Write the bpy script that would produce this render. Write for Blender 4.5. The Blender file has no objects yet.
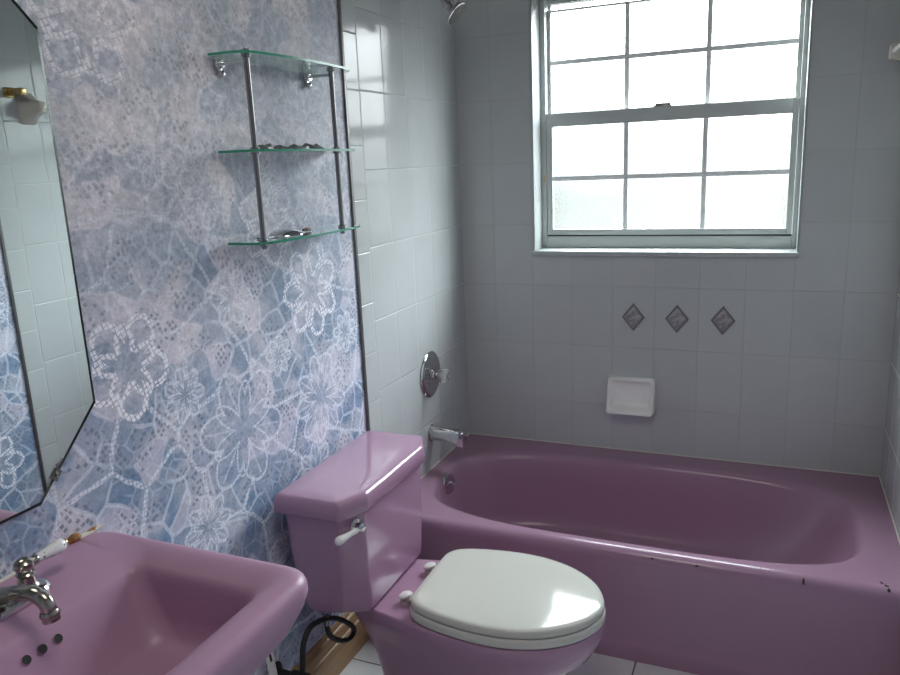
import bpy, bmesh, math, random
from math import sin, cos, pi, radians
from mathutils import Vector, Matrix
random.seed(7)
S = bpy.context.scene
COL = S.collection
W = 1.524            # room width (tub length)
TILE_W, TILE_H, ROW = 0.1545, 0.2315, 0.9955
TUB_Z = 0.353
TUB_F = -0.790
REAR = -3.35
CEIL = 2.44

# ------------------------------------------------------------------ object helpers
def tag(o, label=None, cat=None, group=None, kind=None):
    if label: o['label'] = label
    if cat: o['category'] = cat
    if group: o['group'] = group
    if kind: o['kind'] = kind
    return o

def empty(name, loc=(0, 0, 0), label=None, cat=None, group=None, kind=None):
    o = bpy.data.objects.new(name, None)
    COL.objects.link(o)
    o.location = loc
    o.empty_display_size = 0.05
    return tag(o, label, cat, group, kind)

def obj(name, bm, mats, parent=None, sharp=35, smooth=True):
    """link a bmesh as one mesh object; geometry is given in world space"""
    bmesh.ops.recalc_face_normals(bm, faces=bm.faces[:])
    me = bpy.data.meshes.new(name)
    bm.to_mesh(me)
    bm.free()
    if not isinstance(mats, (list, tuple)): mats = [mats]
    for m in mats: me.materials.append(m)
    if smooth:
        for p in me.polygons: p.use_smooth = True
        me.set_sharp_from_angle(angle=radians(sharp))
    o = bpy.data.objects.new(name, me)
    COL.objects.link(o)
    if parent is not None:
        p, off = parent, Vector((0, 0, 0))
        while p is not None:
            off += p.location
            p = p.parent
        o.parent = parent
        me.transform(Matrix.Translation(-off))
    return o

def rebase(o):
    """put a one-mesh thing's origin at the middle of its foot"""
    me = o.data
    xs = [v.co.x for v in me.vertices]; ys = [v.co.y for v in me.vertices]; zs = [v.co.z for v in me.vertices]
    c = Vector(((min(xs) + max(xs)) / 2, (min(ys) + max(ys)) / 2, min(zs)))
    me.transform(Matrix.Translation(-c)); o.location = c
    return o

def V(*a): return Vector(a)

def loft(bm, rings, cap0=True, cap1=True, closed=True, mat=0):
    vs = [[bm.verts.new(p) for p in r] for r in rings]
    n = len(rings[0])
    for a, b in zip(vs, vs[1:]):
        for i in range(n if closed else n - 1):
            j = (i + 1) % n
            try:
                f = bm.faces.new((a[i], a[j], b[j], b[i])); f.material_index = mat
            except ValueError: pass
    for k, c in ((0, cap0), (-1, cap1)):
        if c:
            f = bm.faces.new(vs[k]); f.material_index = mat
    return vs

def fillet(pts, rad, seg=6):
    """closed 2-D polygon with rounded corners, constant vertex count"""
    n = len(pts); out = []
    rs = rad if isinstance(rad, (list, tuple)) else [rad] * n
    for i in range(n):
        p0, p, p1 = Vector(pts[i - 1]), Vector(pts[i]), Vector(pts[(i + 1) % n])
        a, b = (p0 - p), (p1 - p)
        la, lb = a.length, b.length
        a.normalize(); b.normalize()
        ang = a.angle(b)
        d = min(rs[i] / math.tan(ang / 2), la * 0.49, lb * 0.49)
        s, e = p + a * d, p + b * d
        for k in range(seg + 1):
            t = k / seg
            out.append((s * (1 - t) ** 2 + p * (2 * t * (1 - t) * 1.0) + e * t ** 2) if False else _arc(s, p, e, t))
    return out

def _arc(s, p, e, t):
    w = math.cos((pi - (s - p).angle(e - p)) / 2) if (s - p).length > 1e-9 else 1
    b0, b1, b2 = (1 - t) ** 2, 2 * t * (1 - t) * w, t * t
    return (s * b0 + p * b1 + e * b2) / (b0 + b1 + b2)

def rect(x0, x1, y0, y1): return [(x0, y0), (x1, y0), (x1, y1), (x0, y1)]

def ring(p2, z): return [V(p[0], p[1], z) for p in p2]

def box(bm, x0, x1, y0, y1, z0, z1, bev=0.0, mat=0, seg=2):
    vs = [bm.verts.new((x, y, z)) for x in (x0, x1) for y in (y0, y1) for z in (z0, z1)]
    fs = []
    for q in ((0, 1, 3, 2), (4, 6, 7, 5), (0, 4, 5, 1), (2, 3, 7, 6), (0, 2, 6, 4), (1, 5, 7, 3)):
        f = bm.faces.new([vs[i] for i in q]); f.material_index = mat; fs.append(f)
    if bev > 0:
        es = list({e for f in fs for e in f.edges})
        bmesh.ops.bevel(bm, geom=es, offset=bev, segments=seg, affect='EDGES', profile=0.5)

def frame_of(d):
    d = d.normalized()
    h = V(0, 0, 1) if abs(d.z) < 0.9 else V(1, 0, 0)
    a = d.cross(h).normalized(); b = d.cross(a).normalized()
    return a, b

def lathe(bm, origin, axis, prof, n=32, cap0=True, cap1=True, mat=0, lobes=0, lobe=0.0):
    """prof: (distance along axis, radius)"""
    o = Vector(origin); d = Vector(axis).normalized(); a, b = frame_of(d)
    rings = []
    for t, r in prof:
        rings.append([o + d * t + (a * cos(2 * pi * i / n) + b * sin(2 * pi * i / n)) * r * (1 + (lobe * cos(lobes * 2 * pi * i / n) if lobes else 0)) for i in range(n)])
    return loft(bm, rings, cap0, cap1, mat=mat)

def catmull(pts, per=8, closed=False):
    P = [Vector(p) for p in pts]; n = len(P); out = []
    rng = n if closed else n - 1
    for i in range(rng):
        if closed: p0, p1, p2, p3 = P[i - 1], P[i], P[(i + 1) % n], P[(i + 2) % n]
        else: p0, p1, p2, p3 = P[max(i - 1, 0)], P[i], P[i + 1], P[min(i + 2, n - 1)]
        for k in range(per):
            t = k / per
            out.append(0.5 * ((2 * p1) + (p2 - p0) * t + (2 * p0 - 5 * p1 + 4 * p2 - p3) * t * t + (3 * p1 - p0 - 3 * p2 + p3) * t ** 3))
    if not closed: out.append(P[-1].copy())
    return out

def tube(bm, pts, rad, n=12, per=8, closed=False, mat=0):
    C = catmull(pts, per, closed)
    m = len(C)
    R = rad if isinstance(rad, (list, tuple)) else [rad] * len(pts)
    rings = []; up = None
    for i, c in enumerate(C):
        d = (C[(i + 1) % m] - C[i - 1]) if closed else (C[min(i + 1, m - 1)] - C[max(i - 1, 0)])
        d.normalize()
        if up is None: a, b = frame_of(d)
        else:
            a = (up - d * up.dot(d)).normalized(); b = d.cross(a)
        up = a
        f = i / per; k = min(int(f), len(R) - 1); k2 = min(k + 1, len(R) - 1)
        r = R[k] + (R[k2] - R[k]) * (f - int(f))
        rings.append([c + (a * cos(2 * pi * j / n) + b * sin(2 * pi * j / n)) * r for j in range(n)])
    if closed: rings.append(rings[0])
    return loft(bm, rings, not closed, not closed, mat=mat)

# ------------------------------------------------------------------ shader helpers
class NT:
    def __init__(s, tree): s.t = tree; s.N = tree.nodes; s.L = tree.links
    def put(s, sock, v):
        if v is None: return
        if hasattr(v, 'is_linked') or hasattr(v, 'links'): s.L.new(v, sock)
        else:
            try: sock.default_value = v
            except Exception: sock.default_value = (*v, 1) if len(v) == 3 else v
    def node(s, typ, **kw):
        n = s.N.new(typ)
        for k, v in kw.items(): setattr(n, k, v)
        return n
    def m(s, op, a, b=None, c=None, clamp=False):
        n = s.node('ShaderNodeMath', operation=op, use_clamp=clamp)
        for i, v in enumerate((a, b, c)):
            if v is not None: s.put(n.inputs[i], v)
        return n.outputs[0]
    def vm(s, op, a, b=None, scale=None):
        n = s.node('ShaderNodeVectorMath', operation=op)
        s.put(n.inputs[0], a)
        if b is not None: s.put(n.inputs[1], b)
        if scale is not None: s.put(n.inputs['Scale'], scale)
        return n.outputs['Value'] if op in ('LENGTH', 'DOT_PRODUCT', 'DISTANCE') else n.outputs['Vector']
    def xyz(s, v):
        n = s.node('ShaderNodeSeparateXYZ'); s.put(n.inputs[0], v); return n.outputs
    def comb(s, x=0., y=0., z=0.):
        n = s.node('ShaderNodeCombineXYZ')
        for i, v in enumerate((x, y, z)): s.put(n.inputs[i], v)
        return n.outputs[0]
    def mix(s, f, a, b):
        n = s.node('ShaderNodeMix', data_type='RGBA')
        s.put(n.inputs['Factor'], f)
        for k, v in ((6, a), (7, b)):
            s.put(n.inputs[k], (*v, 1) if isinstance(v, tuple) and len(v) == 3 else v)
        return n.outputs[2]
    def smooth(s, x, lo, hi):
        """smoothstep of x from lo to hi -> 0..1"""
        n = s.node('ShaderNodeMapRange', interpolation_type='SMOOTHSTEP')
        s.put(n.inputs[0], x); s.put(n.inputs[1], lo); s.put(n.inputs[2], hi)
        n.inputs[3].default_value = 0; n.inputs[4].default_value = 1
        return n.outputs[0]
    def noise(s, vec, scale, detail=2.0, rough=0.5):
        n = s.node('ShaderNodeTexNoise'); s.put(n.inputs['Vector'], vec)
        n.inputs['Scale'].default_value = scale; n.inputs['Detail'].default_value = detail; n.inputs['Roughness'].default_value = rough
        return n.outputs['Fac'], n.outputs['Color']
    def voro(s, vec, scale, feature='F1', rnd=1.0, metric=None):
        n = s.node('ShaderNodeTexVoronoi', feature=feature, voronoi_dimensions='2D')
        if metric: n.distance = metric
        s.put(n.inputs['Vector'], vec); n.inputs['Scale'].default_value = scale; n.inputs['Randomness'].default_value = rnd
        return n.outputs
    def rnd(s, vec, dim='3D'):
        n = s.node('ShaderNodeTexWhiteNoise', noise_dimensions=dim); s.put(n.inputs['Vector'], vec)
        return n.outputs

def lin(r, g, b):
    f = lambda c: ((c / 255 + 0.055) / 1.055) ** 2.4 if c / 255 > 0.04045 else c / 255 / 12.92
    return (f(r), f(g), f(b))

def new_mat(name):
    m = bpy.data.materials.new(name); m.use_nodes = True
    nt = NT(m.node_tree); b = m.node_tree.nodes['Principled BSDF']
    return m, nt, b

def basic(name, col, rough=0.4, metal=0.0, spec=0.5, var=0.06, nscale=14.0, bump=0.0, bscale=60.0, coat=0.0, **kw):
    m, nt, b = new_mat(name)
    co = nt.node('ShaderNodeTexCoord').outputs['Object']
    f, _ = nt.noise(co, nscale, 3)
    d = tuple(c * (1 - var) for c in col); l = tuple(min(1, c * (1 + var)) for c in col)
    nt.put(b.inputs['Base Color'], nt.mix(f, d, l))
    b.inputs['Roughness'].default_value = rough; b.inputs['Metallic'].default_value = metal
    b.inputs['Specular IOR Level'].default_value = spec
    if coat: b.inputs['Coat Weight'].default_value = coat; b.inputs['Coat Roughness'].default_value = 0.03
    if bump:
        bp = nt.node('ShaderNodeBump'); bp.inputs['Strength'].default_value = bump; bp.inputs['Distance'].default_value = 0.002
        h, _ = nt.noise(co, bscale, 2); nt.put(bp.inputs['Height'], h); nt.put(b.inputs['Normal'], bp.outputs[0])
    for k, v in kw.items(): b.inputs[k].default_value = v
    return m

MAUVE = (0.405, 0.240, 0.352)
M = {}
M['porcelain'] = basic('mauve_porcelain', MAUVE, rough=0.11, spec=.75, var=0.03, nscale=5, bump=0.05, bscale=9)
M['enamel'] = basic('mauve_enamel', tuple(c * 0.93 for c in (0.385, 0.228, 0.325)), rough=0.22, var=0.05, nscale=4, bump=0.06, bscale=14)
M['chrome'] = basic('chrome', (0.66, 0.66, 0.67), rough=0.08, metal=1.0, var=0.03)
M['gunmetal'] = basic('dark_chrome_post', (.30, .30, .30), rough=.2, metal=1.0, var=.1)
M['dull_chrome'] = basic('tarnished_chrome', (0.42, 0.40, 0.36), rough=0.2, metal=1.0, var=0.25, nscale=40)
M['brass'] = basic('worn_brass', (0.55, 0.40, 0.17), rough=0.25, metal=1.0, var=0.2, nscale=40)
M['trim'] = basic('grey_metal_trim', (0.16, 0.155, 0.155), rough=0.35, metal=0.6, var=0.1)
M['white_plastic'] = basic('white_plastic', (0.78, 0.77, 0.73), rough=0.25, var=0.03)
M['seat'] = basic('cream_white_seat', (0.625, 0.625, 0.565), rough=0.10, var=0.02, nscale=6)
M['white_china'] = basic('white_china', (0.88, 0.88, 0.85), rough=0.12, var=0.03)
M['taupe_china'] = basic('taupe_china', (0.56, 0.52, 0.46), rough=0.15, var=0.06)
M['black'] = basic('black_rubber', (0.012, 0.012, 0.013), rough=0.5, var=0.3, bump=0.3, bscale=300)
M['chip'] = basic('bare_iron_chip', (0.012, 0.010, 0.012), rough=0.7, var=0.2)
M['caulk'] = basic('old_caulk', (0.66, 0.64, 0.56), rough=0.6, var=0.2, nscale=25, bump=0.5, bscale=80)
M['rust'] = basic('rust_brown_caulk', (0.36, 0.17, 0.06), rough=0.7, var=0.5, nscale=70, bump=0.6, bscale=120)
M['foil'] = basic('dark_grey_foil', (0.22, 0.24, 0.25), rough=0.3, metal=0.8, var=0.2, nscale=50)
M['brown'] = basic('brown_plastic', (0.14, 0.08, 0.06), rough=0.5, var=0.2)
M['ceiling'] = basic('ceiling_paint', (0.33, 0.325, 0.31), rough=0.9, var=0.03, bump=0.3, bscale=200)
M['door'] = basic('door_paint', (0.5, 0.48, 0.45), rough=0.5, var=0.03)
M['frame'] = basic('white_window_frame', (0.50, 0.525, 0.51), rough=0.35, var=0.05, nscale=12)
M['muntin'] = basic('bloom_lightened_muntins', (0.80, 0.82, 0.81), rough=0.4, var=0.03)  # whiter than the frame: window bloom put into the colour
M['sill'] = basic('marble_sill', (0.44, 0.46, 0.46), rough=0.3, var=0.28, nscale=16)
M['reveal'] = basic('white_reveal', (0.34, 0.365, 0.365), rough=0.4, var=0.05)
M['dark_gap'] = basic('near_black', (0.03, 0.03, 0.03), rough=0.6, var=0.2)
M['dim_grey'] = basic('spray_face', (0.10, 0.10, 0.09), rough=0.35, var=0.4, nscale=250)

def tile_mat(name, axis, uo, col, bull=None, wav=1.0, gk=.95, gd=.0007):
    """wall tiles; axis = the horizontal object axis; uo = one vertical joint; bull = y beyond which the narrow edge strip starts"""
    m, nt, b = new_mat(name)
    co = nt.node('ShaderNodeTexCoord').outputs['Object']
    x = nt.xyz(co); u = x[axis]; v = x[2]
    fu = nt.m('DIVIDE', nt.m('SUBTRACT', u, uo), TILE_W); fv = nt.m('DIVIDE', nt.m('SUBTRACT', v, ROW), TILE_H)
    du = nt.m('MULTIPLY', nt.m('PINGPONG', fu, 0.5), TILE_W)
    if bull is not None:
        isb = nt.m('LESS_THAN', u, bull)
        fb = nt.m('DIVIDE', nt.m('SUBTRACT', v, 0.900), 0.1575)
        fv2 = nt.m('ADD', nt.m('MULTIPLY', fb, isb), nt.m('MULTIPLY', fv, nt.m('SUBTRACT', 1.0, isb)))
        hh = nt.m('ADD', nt.m('MULTIPLY', isb, 0.1575 - TILE_H), TILE_H)
        dv = nt.m('MULTIPLY', nt.m('PINGPONG', fv2, 0.5), hh)
        fv = nt.m('ADD', fv2, nt.m('MULTIPLY', isb, 40.0))
    else:
        dv = nt.m('MULTIPLY', nt.m('PINGPONG', fv, 0.5), TILE_H)
    d = nt.m('MINIMUM', du, dv)
    body = nt.smooth(d, 0.0007, 0.0021)
    cid = nt.comb(nt.m('FLOOR', fu), nt.m('FLOOR', fv), 0.0)
    r = nt.rnd(cid)
    n1, _ = nt.noise(co, 9, 3); n2, _ = nt.noise(co, 160, 2)
    tone = nt.m('ADD', nt.m('MULTIPLY', nt.m('SUBTRACT', r['Value'], 0.5), 0.05), nt.m('ADD', nt.m('MULTIPLY', n1, 0.10), nt.m('MULTIPLY', n2, 0.06)))
    tone = nt.m('ADD', tone, 0.90)
    c = nt.vm('SCALE', nt.comb(*col), scale=tone)
    g = tuple(k * gk for k in col)
    nt.put(b.inputs['Base Color'], nt.mix(body, g, c))
    nt.put(b.inputs['Roughness'], nt.m('SUBTRACT', 0.7, nt.m('MULTIPLY', body, 0.58)))
    b.inputs['Specular IOR Level'].default_value = .36
    # every tile sits at its own tiny tilt, with a slightly wavy glaze
    rc = nt.xyz(r['Color'])
    tilt = nt.m('ADD', nt.m('MULTIPLY', nt.m('SUBTRACT', rc[0], 0.5), u), nt.m('MULTIPLY', nt.m('SUBTRACT', rc[1], 0.5), v))
    wv, _ = nt.noise(co, 7, 1)
    h = nt.m('ADD', nt.m('MULTIPLY', tilt, 0.006 * wav), nt.m('MULTIPLY', wv, 0.0010 * wav))
    h = nt.m('ADD', h, nt.m('MULTIPLY', nt.smooth(d, 0.0005, 0.0035), gd))
    h = nt.m('ADD', h, nt.m('MULTIPLY', n2, 0.00002))
    bp = nt.node('ShaderNodeBump'); bp.inputs['Strength'].default_value = 1; bp.inputs['Distance'].default_value = 1.0
    nt.put(bp.inputs['Height'], h); nt.put(b.inputs['Normal'], bp.outputs[0])
    return m

TCOL = (0.525, 0.55, 0.55)
M['tile_side'] = tile_mat('wall_tile_side', 1, -0.7576, TCOL, bull=-0.7576, gk=1.12, gd=.0010)
M['tile_back'] = tile_mat('wall_tile_back', 0, 0.1355, TCOL, wav=0.6, gk=.86, gd=.0003)

def floor_mat():
    m, nt, b = new_mat('floor_tile')
    co = nt.node('ShaderNodeTexCoord').outputs['Object']; x = nt.xyz(co); T = 0.305
    fu = nt.m('DIVIDE', nt.m('SUBTRACT', x[0], 0.828), T); fv = nt.m('DIVIDE', nt.m('SUBTRACT', x[1], -1.062), T)
    d = nt.m('MULTIPLY', nt.m('MINIMUM', nt.m('PINGPONG', fu, 0.5), nt.m('PINGPONG', fv, 0.5)), T)
    body = nt.smooth(d, 0.0016, 0.0028)
    n1, _ = nt.noise(co, 6, 4)
    c = nt.mix(n1, (0.60, 0.60, 0.60), (0.78, 0.77, 0.76))
    nt.put(b.inputs['Base Color'], nt.mix(body, (0.09, 0.085, 0.08), c)); b.inputs['Roughness'].default_value = 0.28
    bp = nt.node('ShaderNodeBump'); bp.inputs['Distance'].default_value = 1; nt.put(bp.inputs['Height'], nt.m('MULTIPLY', body, 0.0012)); nt.put(b.inputs['Normal'], bp.outputs[0])
    return m
M['floor'] = floor_mat()

def wood_mat():
    m, nt, b = new_mat('oak_baseboard')
    co = nt.node('ShaderNodeTexCoord').outputs['Object']
    st = nt.vm('MULTIPLY', co, (30., 2.5, 60.)); f, _ = nt.noise(st, 1.6, 4, 0.6)
    nt.put(b.inputs['Base Color'], nt.mix(f, (0.22, 0.12, 0.055), (0.50, 0.32, 0.17))); b.inputs['Roughness'].default_value = 0.45
    return m
M['wood'] = wood_mat()

# ---- wallpaper: watercolour mosaic flowers -------------------------------------
def rosette_group():
    g = bpy.data.node_groups.new('mosaic_rosette', 'ShaderNodeTree')
    for nm, tp in (('Vec', 'NodeSocketVector'), ('Center', 'NodeSocketVector'), ('Radius', 'NodeSocketFloat'), ('Petals', 'NodeSocketFloat'), ('Rot', 'NodeSocketFloat')):
        g.interface.new_socket(nm, in_out='INPUT', socket_type=tp)
    for nm in ('Solid', 'Dots', 'Fill', 'Dark'): g.interface.new_socket(nm, in_out='OUTPUT', socket_type='NodeSocketFloat')
    nt = NT(g); I = nt.node('NodeGroupInput').outputs; O = nt.node('NodeGroupOutput').inputs
    p = nt.vm('SUBTRACT', I['Vec'], I['Center']); xy = nt.xyz(p)
    rr = nt.vm('LENGTH', p); r = nt.m('DIVIDE', rr, I['Radius'])
    th = nt.m('ADD', nt.m('ARCTAN2', xy[1], xy[0]), I['Rot'])
    ph = nt.m('MULTIPLY', nt.m('MULTIPLY', th, I['Petals']), 0.5)
    c = nt.m('ABSOLUTE', nt.m('COSINE', ph)); s = nt.m('ABSOLUTE', nt.m('SINE', ph))
    r1 = nt.m('ADD', nt.m('MULTIPLY', c, 0.42), 0.58)
    r2 = nt.m('ADD', nt.m('MULTIPLY', nt.m('POWER', s, 1.6), 0.52), 0.24)
    r3 = nt.m('ADD', nt.m('MULTIPLY', nt.m('POWER', c, 3.0), 0.40), 0.20)
    wl = nt.m('DIVIDE', 0.0052, I['Radius'])
    def line(rad, k=1.0, sl=None):
        w = nt.m('MULTIPLY', wl, k)
        if sl is not None:      # keep the line an even width where the petal runs outward
            g_ = nt.m('DIVIDE', nt.m('MULTIPLY', I['Petals'], sl), r)
            w = nt.m('MULTIPLY', w, nt.m('MINIMUM', nt.m('SQRT', nt.m('ADD', 1.0, nt.m('MULTIPLY', g_, g_))), 3.0))
        return nt.m('SUBTRACT', 1.0, nt.smooth(nt.m('ABSOLUTE', nt.m('SUBTRACT', r, rad)), nt.m('MULTIPLY', w, 0.55), w))
    inside = nt.m('LESS_THAN', r, 1.0)
    spoke = nt.m('SUBTRACT', 1.0, nt.smooth(nt.m('MULTIPLY', nt.m('DIVIDE', s, I['Petals']), nt.m('MULTIPLY', r, 2.0)), nt.m('MULTIPLY', wl, 0.35), nt.m('MULTIPLY', wl, 0.8)))
    spoke = nt.m('MULTIPLY', spoke, nt.m('MULTIPLY', nt.m('LESS_THAN', r, 0.92), nt.m('GREATER_THAN', r, 0.3)))
    solid = nt.m('MAXIMUM', line(r1, .95, nt.m('MULTIPLY', s, .21)), nt.m('MAXIMUM', line(r2, 0.75, nt.m('MULTIPLY', c, .36)), nt.m('MULTIPLY', spoke, 0.7)))
    dots = nt.m('MAXIMUM', line(r1, 1.55, nt.m('MULTIPLY', s, .21)), nt.m('MULTIPLY', line(r2, 1.35, nt.m('MULTIPLY', c, .36)), nt.m('GREATER_THAN', r, .3)))
    nt.put(O['Solid'], solid); nt.put(O['Dots'], dots)
    nt.put(O['Fill'], nt.smooth(r, r1, nt.m('SUBTRACT', r1, 0.12)))
    nt.put(O['Dark'], nt.m('MULTIPLY', nt.m('LESS_THAN', r, nt.m('MULTIPLY', r3, 0.95)), nt.m('GREATER_THAN', r, 0.08)))
    return g

# (y, z, radius, petals, rotation, beaded?) read off the left wall
ROS = [(-1.745, 1.110, .105, 5, .3, 1), (-1.425, .872, .150, 6, .2, 0), (-1.090, 1.150, .125, 7, .5, 1), (-1.605, 1.010, .060, 7, .1, 2),
       (-1.735, 1.745, .115, 5, 1.0, 1), (-1.262, 1.010, .052, 8, .2, 2), (-.935, 1.000, .060, 7, .6, 2), (-1.085, .845, .125, 9, .3, 0),
       (-1.580, .690, .075, 8, .0, 2), (-1.140, .640, .090, 8, .0, 0), (-1.470, 1.430, .080, 6, .5, 2), (-1.060, 1.590, .130, 8, .1, 0),
       (-1.340, 1.640, .120, 6, .8, 0), (-1.250, 1.350, .110, 6, .4, 1), (-1.600, 1.520, .085, 7, .2, 0), (-1.880, .640, .120, 6, .2, 1),
       (-1.250, .480, .130, 7, .7, 0), (-1.420, 1.190, .070, 6, .1, 0), (-1.020, .430, .110, 6, .1, 1), (-1.600, .350, .140, 6, .3, 0)]

def wallpaper_mat():
    m, nt, b = new_mat('mosaic_flower_wallpaper')
    co = nt.node('ShaderNodeTexCoord').outputs['Object']; x = nt.xyz(co)
    p0 = nt.comb(x[1], x[2], 0.0)
    _, nc = nt.noise(p0, 9.0, 2)
    wob = nt.vm('SCALE', nt.vm('SUBTRACT', nc, (.5, .5, .5)), scale=0.035)
    pw = nt.comb(nt.xyz(nt.vm('ADD', p0, wob))[0], nt.xyz(nt.vm('ADD', p0, wob))[1], 0.0)
    pf = nt.comb(nt.xyz(nt.vm('ADD', p0, nt.vm('SCALE', wob, scale=.3)))[0], nt.xyz(nt.vm('ADD', p0, nt.vm('SCALE', wob, scale=.3)))[1], 0.0)
    b1, _ = nt.noise(p0, 4.2, 3, .55); b2, _ = nt.noise(nt.vm('ADD', p0, (3.1, 7.7, 0)), 7.5, 3, .6)
    fine, _ = nt.noise(p0, 170, 3, .7); mid, _ = nt.noise(p0, 45, 3, .6)
    c = nt.mix(nt.smooth(b1, .36, .62), (.225, .255, .31), (.48, .455, .495))
    # washes: pale lilac, then clear slate blue, bluer low down as painted lighting
    low = nt.m('SUBTRACT', 1.0, nt.smooth(x[2], .35, 1.5))
    blue = nt.m('MULTIPLY', nt.smooth(b2, .46, .62), nt.m('ADD', .50, nt.m('MULTIPLY', low, .65)))
    c = nt.mix(blue, c, (.105, .170, .265))
    c = nt.mix(nt.m('MULTIPLY', low, .42), c, (.165, .235, .35))
    # coloured facets
    vc = nt.voro(pw, 13.0); cr = nt.xyz(vc['Color'])
    c = nt.mix(nt.m('MULTIPLY', nt.smooth(cr[0], .55, .75), .50), c, (.175, .225, .325))
    c = nt.mix(nt.m('MULTIPLY', nt.smooth(cr[1], .68, .8), .45), c, (.55, .50, .565))
    c = nt.mix(nt.m('MULTIPLY', nt.smooth(cr[2], .87, .9), .6), c, (.105, .165, .265))
    # rosettes
    # beaded flowers are laid in little square tesserae
    SQ = .0112
    px_, py_ = nt.xyz(pf)[0], nt.xyz(pf)[1]
    gx, gy = nt.m('DIVIDE', nt.m('ADD', px_, nt.m('MULTIPLY', py_, .35)), SQ), nt.m('DIVIDE', nt.m('SUBTRACT', py_, nt.m('MULTIPLY', px_, .35)), SQ)
    tess = nt.m('SUBTRACT', 1.0, nt.smooth(nt.voro(nt.comb(gx, gy, 0.0), 1.0, rnd=.22, metric='CHEBYCHEV')['Distance'], .36, .44))
    g = rosette_group(); solid = dots = fill = dark = None
    mx = lambda a, bb: bb if a is None else nt.m('MAXIMUM', a, bb)
    for (y, z, r, n, ro, k) in ROS:
        gn = nt.node('ShaderNodeGroup', node_tree=g)
        nt.put(gn.inputs['Vec'], pf); gn.inputs['Center'].default_value = (y, z, 0); gn.inputs['Radius'].default_value = r
        gn.inputs['Petals'].default_value = n; gn.inputs['Rot'].default_value = ro
        if k == 1: dots = mx(dots, gn.outputs['Dots'])
        else: solid = mx(solid, gn.outputs['Solid'])
        if k == 2: dark = mx(dark, gn.outputs['Dark'])
        fill = mx(fill, gn.outputs['Fill'])
    dots = nt.m('MULTIPLY', dots, tess)
    bs = nt.m('SUBTRACT', 1.0, nt.smooth(nt.voro(pf, 120.0, rnd=.3)['Distance'], .40, .48))
    solid = nt.m('MULTIPLY', solid, nt.m('ADD', .45, nt.m('MULTIPLY', bs, .55)))
    cell = nt.mix(nt.smooth(mid, .35, .65), (.20, .245, .33), (.43, .42, .49))
    c = nt.mix(nt.m('MULTIPLY', fill, .30), c, cell)
    # tesserae inside the facets: little slate chips in some patches
    rot_ = nt.comb(nt.m('ADD', px_, nt.m('MULTIPLY', py_, .6)), nt.m('SUBTRACT', py_, nt.m('MULTIPLY', px_, .6)), 0.0)
    ch = nt.voro(rot_, 66.0, rnd=.5, metric='CHEBYCHEV'); cd = ch['Distance']; ccol = nt.xyz(ch['Color'])
    patch, _ = nt.noise(nt.vm('ADD', p0, (9., 2., 0)), 11, 2)
    chip = nt.m('MULTIPLY', nt.m('SUBTRACT', 1.0, nt.smooth(cd, .27, .34)), nt.m('MULTIPLY', nt.smooth(patch, .49, .52), nt.m('GREATER_THAN', ccol[0], .30)))
    chip = nt.m('MULTIPLY', chip, nt.m('SUBTRACT', 1.0, nt.m('MULTIPLY', fill, .55)))
    c = nt.mix(nt.m('MULTIPLY', chip, .75), c, nt.mix(ccol[1], (.075, .115, .19), (.15, .16, .205)))
    c = nt.mix(nt.m('MULTIPLY', dark, nt.m('ADD', .35, nt.m('MULTIPLY', chip, .4))), c, (.12, .155, .235))
    # pale web of joints between facets, part continuous and part beaded
    e1 = nt.voro(pw, 13.0, 'DISTANCE_TO_EDGE')['Distance']; e2 = nt.voro(nt.vm('ADD', pw, (4.3, 1.7, 0)), 5.5, 'DISTANCE_TO_EDGE')['Distance']
    gate, _ = nt.noise(nt.vm('ADD', p0, (1., 5., 0)), 6, 2)
    w1 = nt.m('MULTIPLY', nt.m('SUBTRACT', 1.0, nt.smooth(e1, .035, .065)), nt.smooth(gate, .40, .52))
    w2 = nt.m('SUBTRACT', 1.0, nt.smooth(e2, .020, .034))
    be = nt.m('SUBTRACT', 1.0, nt.smooth(nt.voro(pf, 105.0, rnd=.35)['Distance'], .38, .46))
    w2 = nt.m('MULTIPLY', w2, nt.m('ADD', .35, nt.m('MULTIPLY', be, .65)))
    e3 = nt.voro(nt.vm('ADD', pw, (8.3, 2.7, 0)), 24.0, 'DISTANCE_TO_EDGE')['Distance']
    w3 = nt.m('MULTIPLY', .6, nt.m('MULTIPLY', nt.m('SUBTRACT', 1.0, nt.smooth(e3, .04, .075)), nt.m('SUBTRACT', 1.0, nt.smooth(gate, .46, .55))))
    w1 = nt.m('MAXIMUM', w1, nt.m('MULTIPLY', w3, .9))
    web = nt.m('MULTIPLY', nt.m('MAXIMUM', nt.m('MULTIPLY', w1, .52), nt.m('MULTIPLY', w2, .85)), nt.m('SUBTRACT', 1.0, nt.m('MULTIPLY', fill, .85)))
    pale = nt.mix(b2, (.56, .545, .595), (.50, .55, .62))
    web = nt.m('MULTIPLY', web, nt.m('SUBTRACT', 1.0, nt.m('MULTIPLY', nt.smooth(x[2], .95, 1.5), .45)))  # web weakens upward with the painted glare
    c = nt.mix(web, c, pale)
    glare_fade = nt.m('SUBTRACT', 1.0, nt.m('MULTIPLY', nt.smooth(x[2], .95, 1.45), .38))  # flowers fade towards the top: window glare painted into the pattern
    c = nt.mix(nt.m('MULTIPLY', nt.m('MULTIPLY', solid, .84), glare_fade), c, pale)
    c = nt.mix(nt.m('MULTIPLY', nt.m('MULTIPLY', dots, .95), glare_fade), c, (.68, .665, .72))
    # soft printed grain; greyer near the top, window glare put into the colour
    c = nt.mix(nt.m('MULTIPLY', nt.smooth(x[2], .9, 1.6), .42), c, nt.mix(nt.smooth(mid, .35, .7), (.28, .285, .305), (.46, .45, .46)))
    grain, _ = nt.noise(nt.vm('ADD', p0, (2., 6., 0)), 95, 4, .75)
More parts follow.
